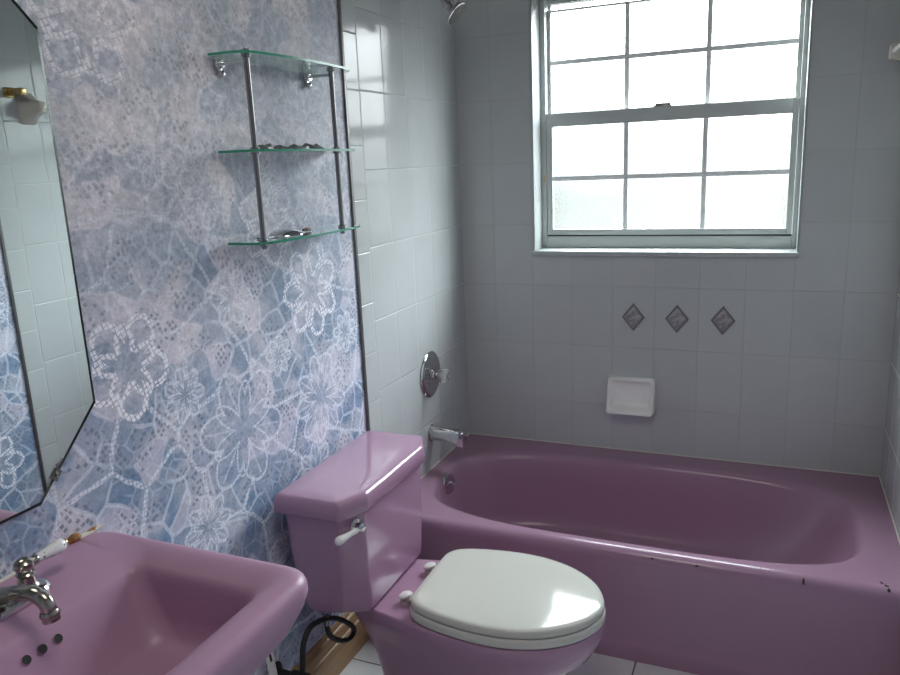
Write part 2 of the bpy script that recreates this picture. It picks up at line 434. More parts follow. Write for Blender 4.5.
    tone = nt.m('ADD', .18, nt.m('ADD', nt.m('MULTIPLY', fine, 1.0), nt.m('ADD', nt.m('MULTIPLY', mid, .75), nt.m('MULTIPLY', grain, 1.15))))
    c = nt.vm('SCALE', c, scale=tone)
    # sheet seams
    seam = nt.m('SUBTRACT', 1.0, nt.smooth(nt.m('ABSOLUTE', nt.m('SUBTRACT', x[1], -1.425)), .0005, .0014))
    c = nt.mix(nt.m('MULTIPLY', seam, .35), c, (.2, .2, .22))
    nt.put(b.inputs['Base Color'], c)
    b.inputs['Roughness'].default_value = .46; b.inputs['Specular IOR Level'].default_value = .4
    bp = nt.node('ShaderNodeBump'); bp.inputs['Distance'].default_value = 1; bp.inputs['Strength'].default_value = .8
    nt.put(bp.inputs['Height'], nt.m('ADD', nt.m('MULTIPLY', fine, .0005), nt.m('MULTIPLY', mid, .0004))); nt.put(b.inputs['Normal'], bp.outputs[0])
    return m
M['paper'] = wallpaper_mat()

def pane_mat():
    """pebbled obscure glass: part clear, part scattering"""
    m, nt, b = new_mat('obscure_glass')
    nt.N.remove(b); out = nt.N['Material Output']
    co = nt.node('ShaderNodeTexCoord').outputs['Object']
    n1, _ = nt.noise(co, 105, 2, .65); n2, _ = nt.noise(co, 4, 2)
    k = nt.smooth(n1, .35, .68)
    tint = nt.mix(k, (.62, .68, .70), (1, 1, 1))
    tr = nt.node('ShaderNodeBsdfTransparent'); nt.put(tr.inputs[0], nt.mix(k, (.80, .84, .85), (1, 1, 1)))
    tl = nt.node('ShaderNodeBsdfTranslucent'); nt.put(tl.inputs[0], tint)
    gl = nt.node('ShaderNodeBsdfGlossy'); gl.inputs['Roughness'].default_value = .15
    a = nt.node('ShaderNodeMixShader'); nt.put(a.inputs[0], nt.m('ADD', .955, nt.m('MULTIPLY', k, .03)))
    nt.L.new(tl.outputs[0], a.inputs[1]); nt.L.new(tr.outputs[0], a.inputs[2])
    c = nt.node('ShaderNodeMixShader'); c.inputs[0].default_value = .05
    nt.L.new(a.outputs[0], c.inputs[1]); nt.L.new(gl.outputs[0], c.inputs[2])
    nt.L.new(c.outputs[0], out.inputs['Surface'])
    return m
M['pane'] = pane_mat()

def shelf_glass():
    m, nt, b = new_mat('green_edge_glass')
    b.inputs['Base Color'].default_value = (.86, .96, .93, 1)
    b.inputs['Roughness'].default_value = 0.02; b.inputs['IOR'].default_value = 1.5; b.inputs['Transmission Weight'].default_value = 1
    va = nt.node('ShaderNodeVolumeAbsorption'); va.inputs['Color'].default_value = (.03, .80, .50, 1); va.inputs['Density'].default_value = 9
    nt.L.new(va.outputs[0], nt.N['Material Output'].inputs['Volume'])
    return m
M['glass'] = shelf_glass()
m, nt, b = new_mat('polished_green_glass_edge'); b.inputs['Base Color'].default_value = (.06, .42, .27, 1); b.inputs['Roughness'].default_value = .22; b.inputs['Transmission Weight'].default_value = .45
M['glass_edge'] = m
m, nt, b = new_mat('clear_acrylic'); b.inputs['Base Color'].default_value = (.9, .92, .92, 1); b.inputs['Roughness'].default_value = .05; b.inputs['Transmission Weight'].default_value = .85; b.inputs['IOR'].default_value = 1.45
M['acrylic'] = m
m, nt, b = new_mat('mirror_silver'); b.inputs['Base Color'].default_value = (.84, .89, .88, 1); b.inputs['Metallic'].default_value = 1; b.inputs['Roughness'].default_value = .012
M['mirror'] = m
M['mirror_edge'] = basic('dark_bevel_edge', (.035, .045, .04), rough=.15, metal=.5, var=.3)

def diamond_mat():
    m, nt, b = new_mat('embossed_diamond_tile')
    co = nt.node('ShaderNodeTexCoord').outputs['Object']
    f, _ = nt.noise(co, 75, 4, .7); b1 = nt.smooth(f, .42, .58)
    nt.put(b.inputs['Base Color'], nt.mix(b1, (.25, .24, .25), (.42, .41, .415)))
    b.inputs['Roughness'].default_value = .3
    bp = nt.node('ShaderNodeBump'); bp.inputs['Distance'].default_value = .004; nt.put(bp.inputs['Height'], f); nt.put(b.inputs['Normal'], bp.outputs[0])
    return m
M['diamond'] = diamond_mat()
M['diamond_rim'] = basic('dark_diamond_rim', (.19, .185, .195), rough=.3, var=.15)

def porcelain_print():
    m, nt, b = new_mat('printed_porcelain_lever')
    co = nt.node('ShaderNodeTexCoord').outputs['Object']
    f, _ = nt.noise(nt.vm('MULTIPLY', co, (1., .45, 1.)), 190, 2)
    nt.put(b.inputs['Base Color'], nt.mix(nt.smooth(f, .62, .66), (.80, .80, .82), (.05, .05, .09)))
    b.inputs['Roughness'].default_value = .12
    return m
M['lever'] = porcelain_print()

# ------------------------------------------------------------------ the setting
def quad(bm, pts, mat=0):
    f = bm.faces.new([bm.verts.new(p) for p in pts]); f.material_index = mat

TH = 0.12      # wall thickness
bm = bmesh.new(); box(bm, -TH, W + TH, REAR - TH, TH + .06, -0.1, 0)
tag(obj('floor', bm, M['floor'], smooth=False), kind='structure')
bm = bmesh.new(); box(bm, -TH, W + TH, REAR - TH, TH + .06, CEIL, CEIL + .1)
tag(obj('ceiling', bm, M['ceiling'], smooth=False), kind='structure')
EDGE = -0.836
for nm, x0, x1 in (('wall_left', -TH, 0.0), ('wall_right', W, W + TH)):
    bm = bmesh.new()
    box(bm, x0, x1, EDGE, TH + .06, 0, CEIL, mat=0)
    s = 0.003 if nm == 'wall_left' else -0.003
    a, c = (x0, x1 - .003) if nm == 'wall_left' else (x0 + .003, x1)
    box(bm, a, c, REAR - TH, EDGE, 0, CEIL, mat=1)
    tag(obj(nm, bm, [M['tile_side'], M['paper']], smooth=False), kind='structure')
for k, (x0, x1) in enumerate(((-.003, .0035), (W - .0035, W + .003))):
    bm = bmesh.new(); box(bm, x0, x1, -.8485, EDGE, TUB_Z * 0, CEIL, bev=.0012)
    tag(obj('trim_%d' % (k + 1), bm, M['trim']), kind='structure')
# back wall with the window opening (x .295-1.222, z 1.125-2.065)
WX0, WX1, WZ0, WZ1 = 0.2975, 1.2220, 1.128, 2.062
BT = 0.18
bm = bmesh.new()
box(bm, 0, WX0, 0, BT, 0, CEIL); box(bm, WX1, W, 0, BT, 0, CEIL)
box(bm, WX0, WX1, 0, BT, 0, WZ0 - .018); box(bm, WX0, WX1, 0, BT, WZ1, CEIL)
tag(obj('wall_back', bm, M['tile_back'], smooth=False), kind='structure')
# rear wall behind the photographer, with a closed door in it
DX0, DX1, DZ = 0.66, 1.42, 2.03
bm = bmesh.new()
box(bm, 0, DX0, REAR - TH, REAR, 0, CEIL); box(bm, DX1, W, REAR - TH, REAR, 0, CEIL); box(bm, DX0, DX1, REAR - TH, REAR, DZ, CEIL)
tag(obj('wall_rear', bm, M['paper'], smooth=False), kind='structure')
dr = empty('door_1', ((DX0 + DX1) / 2, REAR, 0), kind='structure')
bm = bmesh.new(); box(bm, DX0 + .004, DX1 - .004, REAR - .06, REAR - .02, .008, DZ - .004, bev=.002)
for zz0, zz1 in ((.2, .9), (1.05, 1.85)):
    for xx0, xx1 in ((DX0 + .1, (DX0 + DX1) / 2 - .05), ((DX0 + DX1) / 2 + .05, DX1 - .1)): box(bm, xx0, xx1, REAR - .021, REAR - .012, zz0, zz1, bev=.004)
obj('door_leaf', bm, M['door'], dr)
bm = bmesh.new(); lathe(bm, (DX0 + .07, REAR - .02, .95), (0, 1, 0), [(0, .025), (.008, .025), (.012, .010), (.035, .010), (.04, .024), (.06, .026), (.07, .015)])
obj('door_knob', bm, M['brass'], dr)

# baseboards: oak with a stepped moulded top
def baseboard(nm, y0, y1, xw, sg):
    prof = [(0, 0), (.020, 0), (.020, .088), (.017, .096), (.013, .099), (.013, .106), (.015, .109), (.015, .126), (.012, .132), (.007, .135), (.007, .144), (.004, .150), (0, .150)]
    bm = bmesh.new()
    loft(bm, [[V(xw + sg * px, y, pz) for px, pz in prof] for y in (y0, y1)])
    tag(obj(nm, bm, M['wood'], smooth=False), kind='structure')
baseboard('baseboard_left', REAR, -.8486, -.003, 1)
baseboard('baseboard_right', REAR, -.8486, W + .003, -1)
# white caulk beads where the tub meets the tiles
def bead(nm, pts):
    bm = bmesh.new(); tube(bm, pts, .0026, n=8, per=6)
    tag(obj(nm, bm, M['caulk']), kind='structure')
bead('trim_3', [V(.003, -.0025, TUB_Z + .001), V(.5, -.0025, TUB_Z + .001), V(1.0, -.0025, TUB_Z + .001), V(W - .003, -.0025, TUB_Z + .001)])
bead('trim_4', [V(W - .0025, -.003, TUB_Z + .001), V(W - .0025, -.4, TUB_Z + .001), V(W - .0025, -.75, TUB_Z + .001)])
bead('trim_5', [V(.0025, -.003, TUB_Z + .001), V(.0025, -.4, TUB_Z + .001), V(.0025, -.75, TUB_Z + .001)])

# ------------------------------------------------------------------ window_1
win = empty('window_1', (.76, .1, WZ0), kind='structure')
bm = bmesh.new()     # marble sill slab, just proud of the tiles
box(bm, WX0 - .006, WX1 + .004, -.014, BT, WZ0 - .018, WZ0, bev=.003)
obj('window_sill', bm, M['sill'], win)
bm = bmesh.new()     # white lining strips on the sides and head of the opening
for (x0, x1, z0, z1) in ((WX0 - .001, WX0 + .004, WZ0, WZ1), (WX1 - .004, WX1 + .002, WZ0, WZ1), (WX0 + .004, WX1 - .004, WZ1 - .004, WZ1)):
    box(bm, x0, x1, -.003, .10, z0, z1, bev=.001)
obj('reveal_lining', bm, M['reveal'], win)
FD = .100            # room side of the frame
ix0, ix1 = WX0 + .004, WX1 - .004
bm = bmesh.new()     # outer frame
box(bm, ix0, ix0 + .020, FD, FD + .07, WZ0, WZ1 - .004, bev=.002); box(bm, ix1 - .016, ix1, FD, FD + .07, WZ0, WZ1 - .004, bev=.002)
box(bm, ix0 + .02, ix1 - .016, FD + .03, FD + .07, WZ1 - .034, WZ1 - .004, bev=.002)
box(bm, ix0 + .02, ix1 - .016, FD + .002, FD + .07, WZ0, WZ0 + .044, bev=.003)
box(bm, ix0 + .02, ix0 + .029, FD + .058, FD + .07, WZ0 + .044, WZ1 - .034, bev=.001); box(bm, ix1 - .027, ix1 - .016, FD + .058, FD + .07, WZ0 + .044, WZ1 - .034, bev=.001)
obj('frame', bm, M['frame'], win)
bm = bmesh.new(); box(bm, ix0 + .021, ix1 - .017, FD + .007, FD + .03, WZ0 + .0442, WZ0 + .0492)
obj('dark_line', bm, M['dark_gap'], win, smooth=False)  # dark strip between the frame and the lower sash
sx0, sx1 = ix0 + .021, ix1 - .017
def sash(nm, y0, y1, z0, z1, stl, strr, rb, rt, nmunt):
    bm = bmesh.new()
    box(bm, sx0, sx0 + stl, y0, y1, z0, z1, bev=.0015); box(bm, sx1 - strr, sx1, y0, y1, z0, z1, bev=.0015)
    box(bm, sx0 + stl, sx1 - strr, y0, y1, z0, z0 + rb, bev=.0015); box(bm, sx0 + stl, sx1 - strr, y0, y1, z1 - rt, z1, bev=.0015)
    s = obj(nm, bm, M['frame'], win)
    gx0, gx1, gz0, gz1 = sx0 + stl, sx1 - strr, z0 + rb, z1 - rt
    bm = bmesh.new(); box(bm, gx0, gx1, (y0 + y1) / 2 + .002, (y0 + y1) / 2 + .0045, gz0, gz1)
    obj('pane', bm, M['pane'], s, smooth=False)
    w = .0085
    for k in (1, 2):
        xx = gx0 + (gx1 - gx0) * k / 3
        bm = bmesh.new(); box(bm, xx - w, xx + w, (y0 + y1) / 2 - .006, (y0 + y1) / 2 + .0015, gz0, gz1, bev=.001); obj('muntin', bm, M['muntin'], s)
    zz = (gz0 + gz1) / 2
    bm = bmesh.new(); box(bm, gx0, gx1, (y0 + y1) / 2 - .0075, (y0 + y1) / 2 - .0062, zz - w, zz + w, bev=.0005); obj('muntin', bm, M['muntin'], s)
    return s
lo = sash('lower_sash', FD + .004, FD + .028, WZ0 + .0495, 1.636, .022, .020, .022, .049, 3)
up = sash('upper_sash', FD + .034, FD + .056, 1.606, 2.008, .012, .014, .034, .006, 3)
bm = bmesh.new()      # latch on the meeting rail
xl = .752
box(bm, xl - .032, xl + .032, FD + .004, FD + .022, 1.6365, 1.641, bev=.001)
lathe(bm, (xl - .018, FD + .014, 1.640), (0, 0, 1), [(0, .007), (.006, .007), (.008, .004)], n=16)
box(bm, xl - .026, xl + .028, FD + .006, FD + .015, 1.641, 1.649, bev=.0015)
obj('sash_lock', bm, M['dull_chrome'], lo)
bm = bmesh.new()      # small tan tilt latch in the left channel
box(bm, ix0 + .010, ix0 + .017, FD - .006, FD + .0005, 1.382, 1.406, bev=.001)
obj('tilt_latch', bm, basic('yellowed_plastic', (.50, .40, .25), rough=.5), win)

# ------------------------------------------------------------------ bathtub
tub = empty('bathtub', (W / 2, -.39, 0), 'mauve built-in bathtub under the frosted window, black chips along its rim', 'bathtub')
def build_tub():
    cx, cy = .742, -.445; n = 144
    x0, x1, yb = .002, W - .002, -.002
    base = [2 * pi * i / n for i in range(n)]
    for (px, py) in ((x0, yb), (x1, yb), (x1, -.78), (x0, -.78)):
        a = math.atan2(py - cy, px - cx) % (2 * pi)
        k = min(range(n), key=lambda i: abs(base[i] - a)); base[k] = a
    def rct(yf, z, corner=None):
        out = []
        for a in base:
            dx, dy = cos(a), sin(a)
            t = min(((x1 - cx) / dx if dx > 1e-9 else 9e9), ((x0 - cx) / dx if dx < -1e-9 else 9e9), ((yb - cy) / dy if dy > 1e-9 else 9e9), ((yf - cy) / dy if dy < -1e-9 else 9e9))
            out.append(V(cx + dx * t, cy + dy * t, z))
        return out
    def sup(xl, xr, yt, yf, e, z, e2=None):
        ox, oy = (xl + xr) / 2, (yt + yf) / 2; a_, b_ = (xr - xl) / 2, (yt - yf) / 2
        out = []
        for a in base:
            # ray from (cx, cy): solve by bisection on the superellipse
            dx, dy = cos(a), sin(a); lo_, hi = 0, 2
            ee = e if dx < 0 else (e2 or e)
            for _ in range(40):
                t = (lo_ + hi) / 2
                f = abs((cx + dx * t - ox) / a_) ** ee + abs((cy + dy * t - oy) / b_) ** ee
                if f < 1: lo_ = t
                else: hi = t
            out.append(V(cx + dx * t, cy + dy * t, z))
        return out
    R = [rct(TUB_F, 0), rct(TUB_F, .045), rct(TUB_F + .003, .052), rct(TUB_F + .011, .058), rct(TUB_F + .014, .066), rct(TUB_F + .010, .20), rct(TUB_F + .005, .30), rct(TUB_F + .0045, TUB_Z - .034)]
    rr = .032
    for k in range(1, 9):
        t = k / 8 * pi / 2
        R.append(rct(TUB_F + .004 + rr * (1 - cos(t)), TUB_Z - rr + rr * sin(t)))
    # rim pieces, from outer flat to the well
    R.append(sup(.040, 1.445, -.095, -.7420, 3.3, TUB_Z, 4.0))
    R.append(sup(.046, 1.437, -.105, -.7360, 3.2, TUB_Z - .001, 3.9))
    R.append(sup(.054, 1.428, -.114, -.7280, 3.1, TUB_Z - .005, 3.8))
    R.append(sup(.062, 1.418, -.122, -.7200, 3.0, TUB_Z - .014, 3.7))
    R.append(sup(.068, 1.408, -.127, -.7140, 3.0, TUB_Z - .03, 3.6))
    R.append(sup(.078, 1.385, -.134, -.7060, 2.9, TUB_Z - .08, 3.3))
    R.append(sup(.095, 1.33, -.144, -.696, 2.9, .19, 3.0))
    R.append(sup(.115, 1.26, -.155, -.685, 2.8, .12, 2.7))
    R.append(sup(.135, 1.20, -.168, -.670, 2.8, .085, 2.7))
    R.append(sup(.17, 1.14, -.195, -.64, 2.8, .066, 2.7))
    R.append(sup(.25, 1.04, -.25, -.58, 2.6, .060, 2.5))
    bm = bmesh.new(); loft(bm, R, True, True)
    return bm
obj('tub_shell', build_tub(), M['enamel'], tub, sharp=50)
def chip(x, y, z, nrm, rx, ry, rot=0.0):
    bm = bmesh.new(); d = Vector(nrm).normalized(); a, b2 = frame_of(d)
    pts = []
    for i in range(12):
        t = 2 * pi * i / 12; k = random.uniform(.7, 1.15)
        u, w = cos(t) * rx * k * 1.5, sin(t) * ry * k * 1.4
        u, w = u * cos(rot) - w * sin(rot), u * sin(rot) + w * cos(rot)
        pts.append(a * u + b2 * w)
    c = V(x, y, z)
    loft(bm, [[c + p - d * .002 for p in pts], [c + p + d * .0006 for p in pts]])
    obj('enamel_chip', bm, M['chip'], tub)['label'] = 'black chip in the mauve enamel'
chip(1.262, TUB_F + .0095, TUB_Z - .009, (0, -.72, .7), .0022, .008, 0)
chip(1.448, TUB_F + .049, TUB_Z, (0, 0, 1), .004, .0025, .5)
chip(1.458, TUB_F + .037, TUB_Z - .0002, (0, -.1, 1), .005, .003, .9)
chip(1.462, TUB_F + .021, TUB_Z - .0025, (0, -.4, 1), .0035, .003, .2)
chip(.868, TUB_F + .008, TUB_Z - .011, (0, -.8, .6), .003, .0015, .2)
chip(.99, TUB_F + .007, TUB_Z - .012, (0, -.8, .6), .0035, .0018, .1)
c0, ax = V(.0765, -.412, .310), V(1, -.12, .12).normalized()
bm = bmesh.new(); lathe(bm, c0 - ax * .006, ax, [(0, .040), (.007, .040), (.011, .037), (.0135, .027), (.014, .008)], n=36)
pl = obj('overflow_plate', bm, M['chrome'], tub)
bm = bmesh.new(); tube(bm, [c0 + V(.006, 0, .006), c0 + V(.018, 0, .004), c0 + V(.028, -.004, -.004)], [.005, .0045, .0035], n=10)
obj('trip_lever', bm, M['chrome'], pl)

# ------------------------------------------------------------------ tub fittings on the left tiles
sp = empty('tub_spout', (0, -.378, .49), 'chrome tub spout on the left tiles above the overflow plate', 'spout')
def spout_bm():
    bm = bmesh.new(); rings = []
    for (x, w, zt, zb, r) in ((.0005, .024, .027, -.027, .02), (.004, .026, .029, -.028, .022), (.02, .0255, .0275, -.0265, .021), (.06, .024, .0245, -.025, .019), (.090, .0225, .0225, -.026, .013), (.100, .022, .0215, -.033, .010), (.108, .022, .021, -.040, .008), (.130, .0215, .019, -.041, .007), (.1345, .0205, .017, -.040, .007), (.136, .017, .013, -.036, .006)):
        rings.append([V(x - .002, -.378 + p[0], .49 + p[1]) for p in fillet([(-w, zb), (w, zb), (w, zt), (-w, zt)], r, 6)])
    loft(bm, rings); return bm
obj('spout_body', spout_bm(), M['chrome'], sp, sharp=45)
bm = bmesh.new(); lathe(bm, (.0, -.378, .49), (1, 0, 0), [(-.001, .031), (.003, .031), (.005, .029), (.005, .024)], n=36)
obj('flange', bm, M['dull_chrome'], sp)

vl = empty('shower_valve', (0, -.367, .714), 'round chrome shower valve with clear knob on the left tiles', 'shower valve')
bm = bmesh.new(); lathe(bm, (0, -.367, .714), (1, 0, 0), [(-.001, .084), (.003, .086), (.006, .084), (.011, .074), (.0125, .060), (.012, .050), (.014, .046), (.017, .034), (.0175, .02)], n=56)
obj('escutcheon', bm, M['chrome'], vl)
bm = bmesh.new(); lathe(bm, (.0165, -.367, .714), (1, 0, 0), [(0, .019), (.008, .018), (.010, .012), (.022, .012)], n=28)
obj('stem', bm, M['chrome'], vl)
bm = bmesh.new(); lathe(bm, (.0380, -.367, .714), (1, 0, 0), [(0, .014), (.003, .022), (.010, .0265), (.028, .0265), (.036, .021), (.038, .012)], n=60, lobes=6, lobe=.07)
kn = obj('knob', bm, M['acrylic'], vl); kn['label'] = 'clear acrylic knob'
bm = bmesh.new(); lathe(bm, (.0761, -.367, .714), (1, 0, 0), [(0, .010), (.002, .010), (.003, .007)], n=20)
obj('knob_cap', bm, M['chrome'], vl)

sh = empty('shower', (0, -.38, 2.05), 'chrome shower head on a bent arm high on the left tiles', 'shower')
bm = bmesh.new(); tube(bm, [V(.0005, -.38, 2.055), V(.05, -.38, 2.055), V(.090, -.38, 2.030), V(.124, -.38, 1.975)], .0095, n=16)
obj('arm', bm, M['chrome'], sh)
bm = bmesh.new(); lathe(bm, (-.0007, -.38, 2.055), (1, 0, 0), [(0, .028), (.004, .026), (.009, .012)], n=32)
obj('wall_flange', bm, M['chrome'], sh)
hd = V(.74, .02, -.67).normalized(); h0 = V(.122, -.38, 1.978)
bm = bmesh.new(); lathe(bm, h0, hd, [(0, .011), (.012, .015), (.022, .015), (.026, .012), (.034, .015), (.046, .036), (.054, .041), (.060, .0405), (.061, .037)], n=40)
hb = obj('spray_head', bm, M['chrome'], sh)
bm = bmesh.new(); lathe(bm, h0 + hd * .0612, hd, [(0, .0365), (.002, .035), (.0025, .01)], n=40)
obj('spray_face', bm, M['dim_grey'], hb)

# ------------------------------------------------------------------ back wall: soap dish and diamonds
sd = empty('soap_dish', (.673, 0, .51), 'white ceramic soap dish with a shelf lip on the grey back tiles', 'soap dish')
def soap_bm():
    bm = bmesh.new(); X0, X1, Z0, Z1 = .584, .762, .514, .650
    def rr(i, y, r, zl=0): return [V(p[0], y, p[1]) for p in fillet([(X0 + i, Z0 + i + zl), (X1 - i, Z0 + i + zl), (X1 - i, Z1 - i), (X0 + i, Z1 - i)], r, 6)]
    R = [rr(0, .001, .012), rr(0, -.012, .012), rr(.002, -.018, .012), rr(.006, -.021, .011), rr(.012, -.0205, .010), rr(.016, -.016, .010), rr(.020, -.006, .012), rr(.026, -.003, .014)]
    vs = loft(bm, R)
    # the lower edge swells forward into a lip
    for v in bm.verts:
        t = max(0, 1 - (v.co.z - Z0) / .062)
        if v.co.y < -.004: v.co.y -= .040 * t ** 1.2 * (1 if v.co.y < -.014 else .35)
        if v.co.z < Z0 + .03: v.co.z += .0
    return bm
obj('dish', soap_bm(), M['white_china'], sd, sharp=60)

for k, (xc, zc, lab) in enumerate(((.677, .882, 'embossed grey diamond accent tile, leftmost of the three above the soap dish'),
                                   (.834, .882, 'embossed grey diamond accent tile in the middle of the row of three'),
                                   (.992, .882, 'embossed grey diamond accent tile, rightmost of the three on the back wall'))):
    t = empty('accent_tile', (xc, 0, zc), lab, 'accent tile', 'diamond accent tiles')
    dx, dz = .042, .053
    dm = lambda s, y: [V(xc + dx * s * a, y, zc + dz * s * b_) for a, b_ in ((0, -1), (1, 0), (0, 1), (-1, 0))]
    bm = bmesh.new(); loft(bm, [dm(1, .001), dm(1, -.003), dm(.95, -.0045), dm(.84, -.0045), dm(.80, -.003), dm(.80, -.0004)], False, False)
    obj('rim', bm, M['diamond_rim'], t, smooth=False)
    bm = bmesh.new(); loft(bm, [dm(.795, -.0004), dm(.795, -.0028), dm(.45, -.0045), dm(.1, -.005)])
    obj('relief', bm, M['diamond'], t, sharp=60)

# ------------------------------------------------------------------ toilet
TY = -1.143
toi = empty('toilet', (.40, TY, 0), 'mauve two-piece toilet with closed white seat between the sink and the tub', 'toilet')
def egg(half, per=6):
    """half: (x, half width) from back to front -> closed smooth outline"""
    pts = [(x, w) for x, w in half] + [(x, -w) for x, w in reversed(half[1:-1])]
    return [(p.x, p.y) for p in catmull([V(x, w, 0) for x, w in pts], per, True)]
def bowl_bm():
    bm = bmesh.new()
    top = [(.140, 0), (.141, .07), (.148, .105), (.175, .127), (.24, .141), (.34, .162), (.44, .181), (.55, .187), (.65, .172), (.73, .132), (.785, .07), (.803, 0)]
    mid = [(.170, 0), (.171, .06), (.178, .088), (.20, .101), (.25, .110), (.34, .132), (.44, .154), (.55, .165), (.64, .152), (.705, .115), (.75, .06), (.765, 0)]
    low = [(.205, 0), (.206, .05), (.212, .075), (.23, .088), (.27, .097), (.34, .109), (.42, .118), (.50, .118), (.555, .100), (.60, .070), (.625, .035), (.632, 0)]
    ft = [(.190, 0), (.191, .06), (.198, .088), (.215, .102), (.26, .112), (.34, .120), (.42, .124), (.50, .124), (.56, .108), (.608, .078), (.635, .04), (.643, 0)]
    def lerp(a, b_, t): return [((x0 * (1 - t) + x1 * t), (w0 * (1 - t) + w1 * t)) for (x0, w0), (x1, w1) in zip(a, b_)]
    def rg(h, z, s=1.0): return [V(.40 + (x - .40) * s, TY + w * s, z) for x, w in egg(h)]
    R = [rg(ft, 0), rg(ft, .012), rg(lerp(ft, low, .6), .022), rg(low, .05), rg(low, .11), rg(lerp(low, mid, .35), .17), rg(lerp(low, mid, .8), .225), rg(lerp(mid, top, .35), .262), rg(lerp(mid, top, .75), .295), rg(lerp(mid, top, .97), .316), rg(top, .328), rg(top, .338), rg(top, .343, .996), rg(top, .3455, .988), rg(top, .3465, .968)]
    loft(bm, R); return bm
obj('bowl', bowl_bm(), M['porcelain'], toi, sharp=60)
def hexa(xb, xf, xc, hw, hf, hc=None):
    hc = hw if hc is None else hc
    return [(xb, TY - hw), (xc, TY - hc), (xf, TY - hf), (xf, TY + hf), (xc, TY + hc), (xb, TY + hw)]
bm = bmesh.new()
R = []
for (z, xb, xf, xc, hw, hf, hc, r) in ((.3475, .09, .222, .16, .198, .145, .172, .018), (.352, .078, .232, .168, .210, .152, .184, .018), (.362, .066, .2365, .174, .217, .155, .192, .018), (.40, .054, .238, .186, .221, .157, .203, .018), (.47, .048, .240, .197, .226, .160, .216, .018), (.56, .043, .2415, .206, .229, .162, .227, .018), (.640, .040, .243, .209, .232, .163, .232, .018)):
    R.append(ring(fillet(hexa(xb, xf, xc, hw, hf, hc), [.03, r, r, r, r, .03], 6), z))
loft(bm, R); obj('tank', bm, M['porcelain'], toi, sharp=60)
bm = bmesh.new(); R = []
for (z, i) in ((.6405, .012), (.6405, .003), (.645, .000), (.670, .0005), (.680, .0020), (.6855, .0045), (.6885, .0085), (.6898, .014), (.6908, .06)):
    R.append(ring(fillet(hexa(.028 + i, .256 - i, .218 - i * .8, .247 - i, .166 - i * .5), .012, 6), z))
loft(bm, R); obj('tank_lid', bm, M['porcelain'], toi, sharp=60)
seat_h = [(.326, 0), (.327, .08), (.333, .128), (.365, .157), (.44, .178), (.54, .188), (.63, .178), (.71, .145), (.775, .085), (.806, 0)]
def seat_ring(z, s, cx=.57): return [V(cx + (x - cx) * s, TY + w * s, z) for x, w in egg(seat_h)]
bm = bmesh.new()
loft(bm, [seat_ring(.3495, .97), seat_ring(.3505, .995), seat_ring(.355, 1.0), seat_ring(.367, 1.0), seat_ring(.372, .992), seat_ring(.3735, .97)])
obj('seat', bm, M['seat'], toi, sharp=60)
bm = bmesh.new()
loft(bm, [seat_ring(.3765, .95), seat_ring(.3765, .978), seat_ring(.3785, .988), seat_ring(.387, .988), seat_ring(.392, .981), seat_ring(.3952, .962), seat_ring(.397, .91), seat_ring(.3985, .65), seat_ring(.399, .25)])
obj('seat_lid', bm, M['seat'], toi, sharp=60)
for sgn in (-1, 1):
    yy = TY + sgn * .078
    bm = bmesh.new()
    lathe(bm, (.298, yy, .346), (0, 0, 1), [(0, .016), (.008, .0155), (.009, .013)], n=24)
    box(bm, .294, .340, yy - .012, yy + .012, .3555, .3640, bev=.003)
    h = obj('seat_hinge', bm, M['taupe_china'], toi); h['label'] = 'tan seat hinge'
    bm = bmesh.new(); lathe(bm, (.297, yy, .3645), (-.25, 0, 1), [(0, .017), (.002, .0185), (.006, .0175), (.0085, .013), (.009, .006)], n=28)
    obj('hinge_cap', bm, M['white_plastic'], h)['label'] = 'white plastic hinge cap'
# flush lever on the bevelled corner of the tank
cn = V(.088, -.040, 0); cn = V(.0685, -.0345, 0).normalized()     # outward normal of the bevel
e0, e1 = V(.208, TY - .229, .612), V(.242, TY - .162, .612)
dirf = (e1 - e0).normalized(); cn = V(-dirf.y * -1, dirf.x * -1, 0)
lp = e0.lerp(e1, .62)
bm = bmesh.new(); lathe(bm, lp - cn * .001, cn, [(0, .0165), (.004, .0165), (.007, .013), (.010, .009), (.018, .009), (.020, .0115), (.028, .0115), (.030, .008)], n=28)
lv = obj('flush_lever', bm, M['chrome'], toi); lv['label'] = 'chrome flush lever'
hp = lp + cn * .023
hdr = (-dirf * .97 + cn * .06 + V(0, 0, -.14)).normalized()
bm = bmesh.new(); lathe(bm, hp, hdr, [(.006, .0055), (.014, .006), (.016, .008), (.020, .0075), (.032, .0068), (.048, .0085), (.062, .0112), (.070, .0108), (.076, .007)], n=24)
obj('handle', bm, M['white_china'], lv)['label'] = 'white porcelain handle'

# ------------------------------------------------------------------ sink
SY0, SY1, SXF, SZ = -2.43, -1.862, .482, .833
M['sink'] = basic('mauve_sink_glaze', tuple(c * 1.12 for c in MAUVE), rough=0.36, spec=.4, var=0.05, nscale=7, bump=0.05, bscale=12)
sk = empty('sink', (.24, (SY0 + SY1) / 2, .62), 'mauve wall-hung sink under the octagonal mirror', 'sink')
def sk_ring(x0, x1, i, r, z): return [V(p[0], p[1], z) for p in fillet([(x0, SY0 + i), (x1, SY0 + i), (x1, SY1 - i), (x0, SY1 - i)], r, 8)]
bm = bmesh.new()
R = [sk_ring(.02, .30, .14, .05, .635), sk_ring(.012, .36, .09, .06, .655), sk_ring(.003, .42, .045, .07, .70), sk_ring(.002, .458, .016, .07, .745), sk_ring(.002, SXF - .004, .004, .06, .785), sk_ring(.002, SXF, 0, .055, .805)]
for k in range(1, 7):
    t = k / 6 * pi / 2; q = .022
    R.append(sk_ring(.002, SXF - q * (1 - cos(t)), q * (1 - cos(t)), .055 - .012 * k / 6, SZ - q + q * sin(t)))
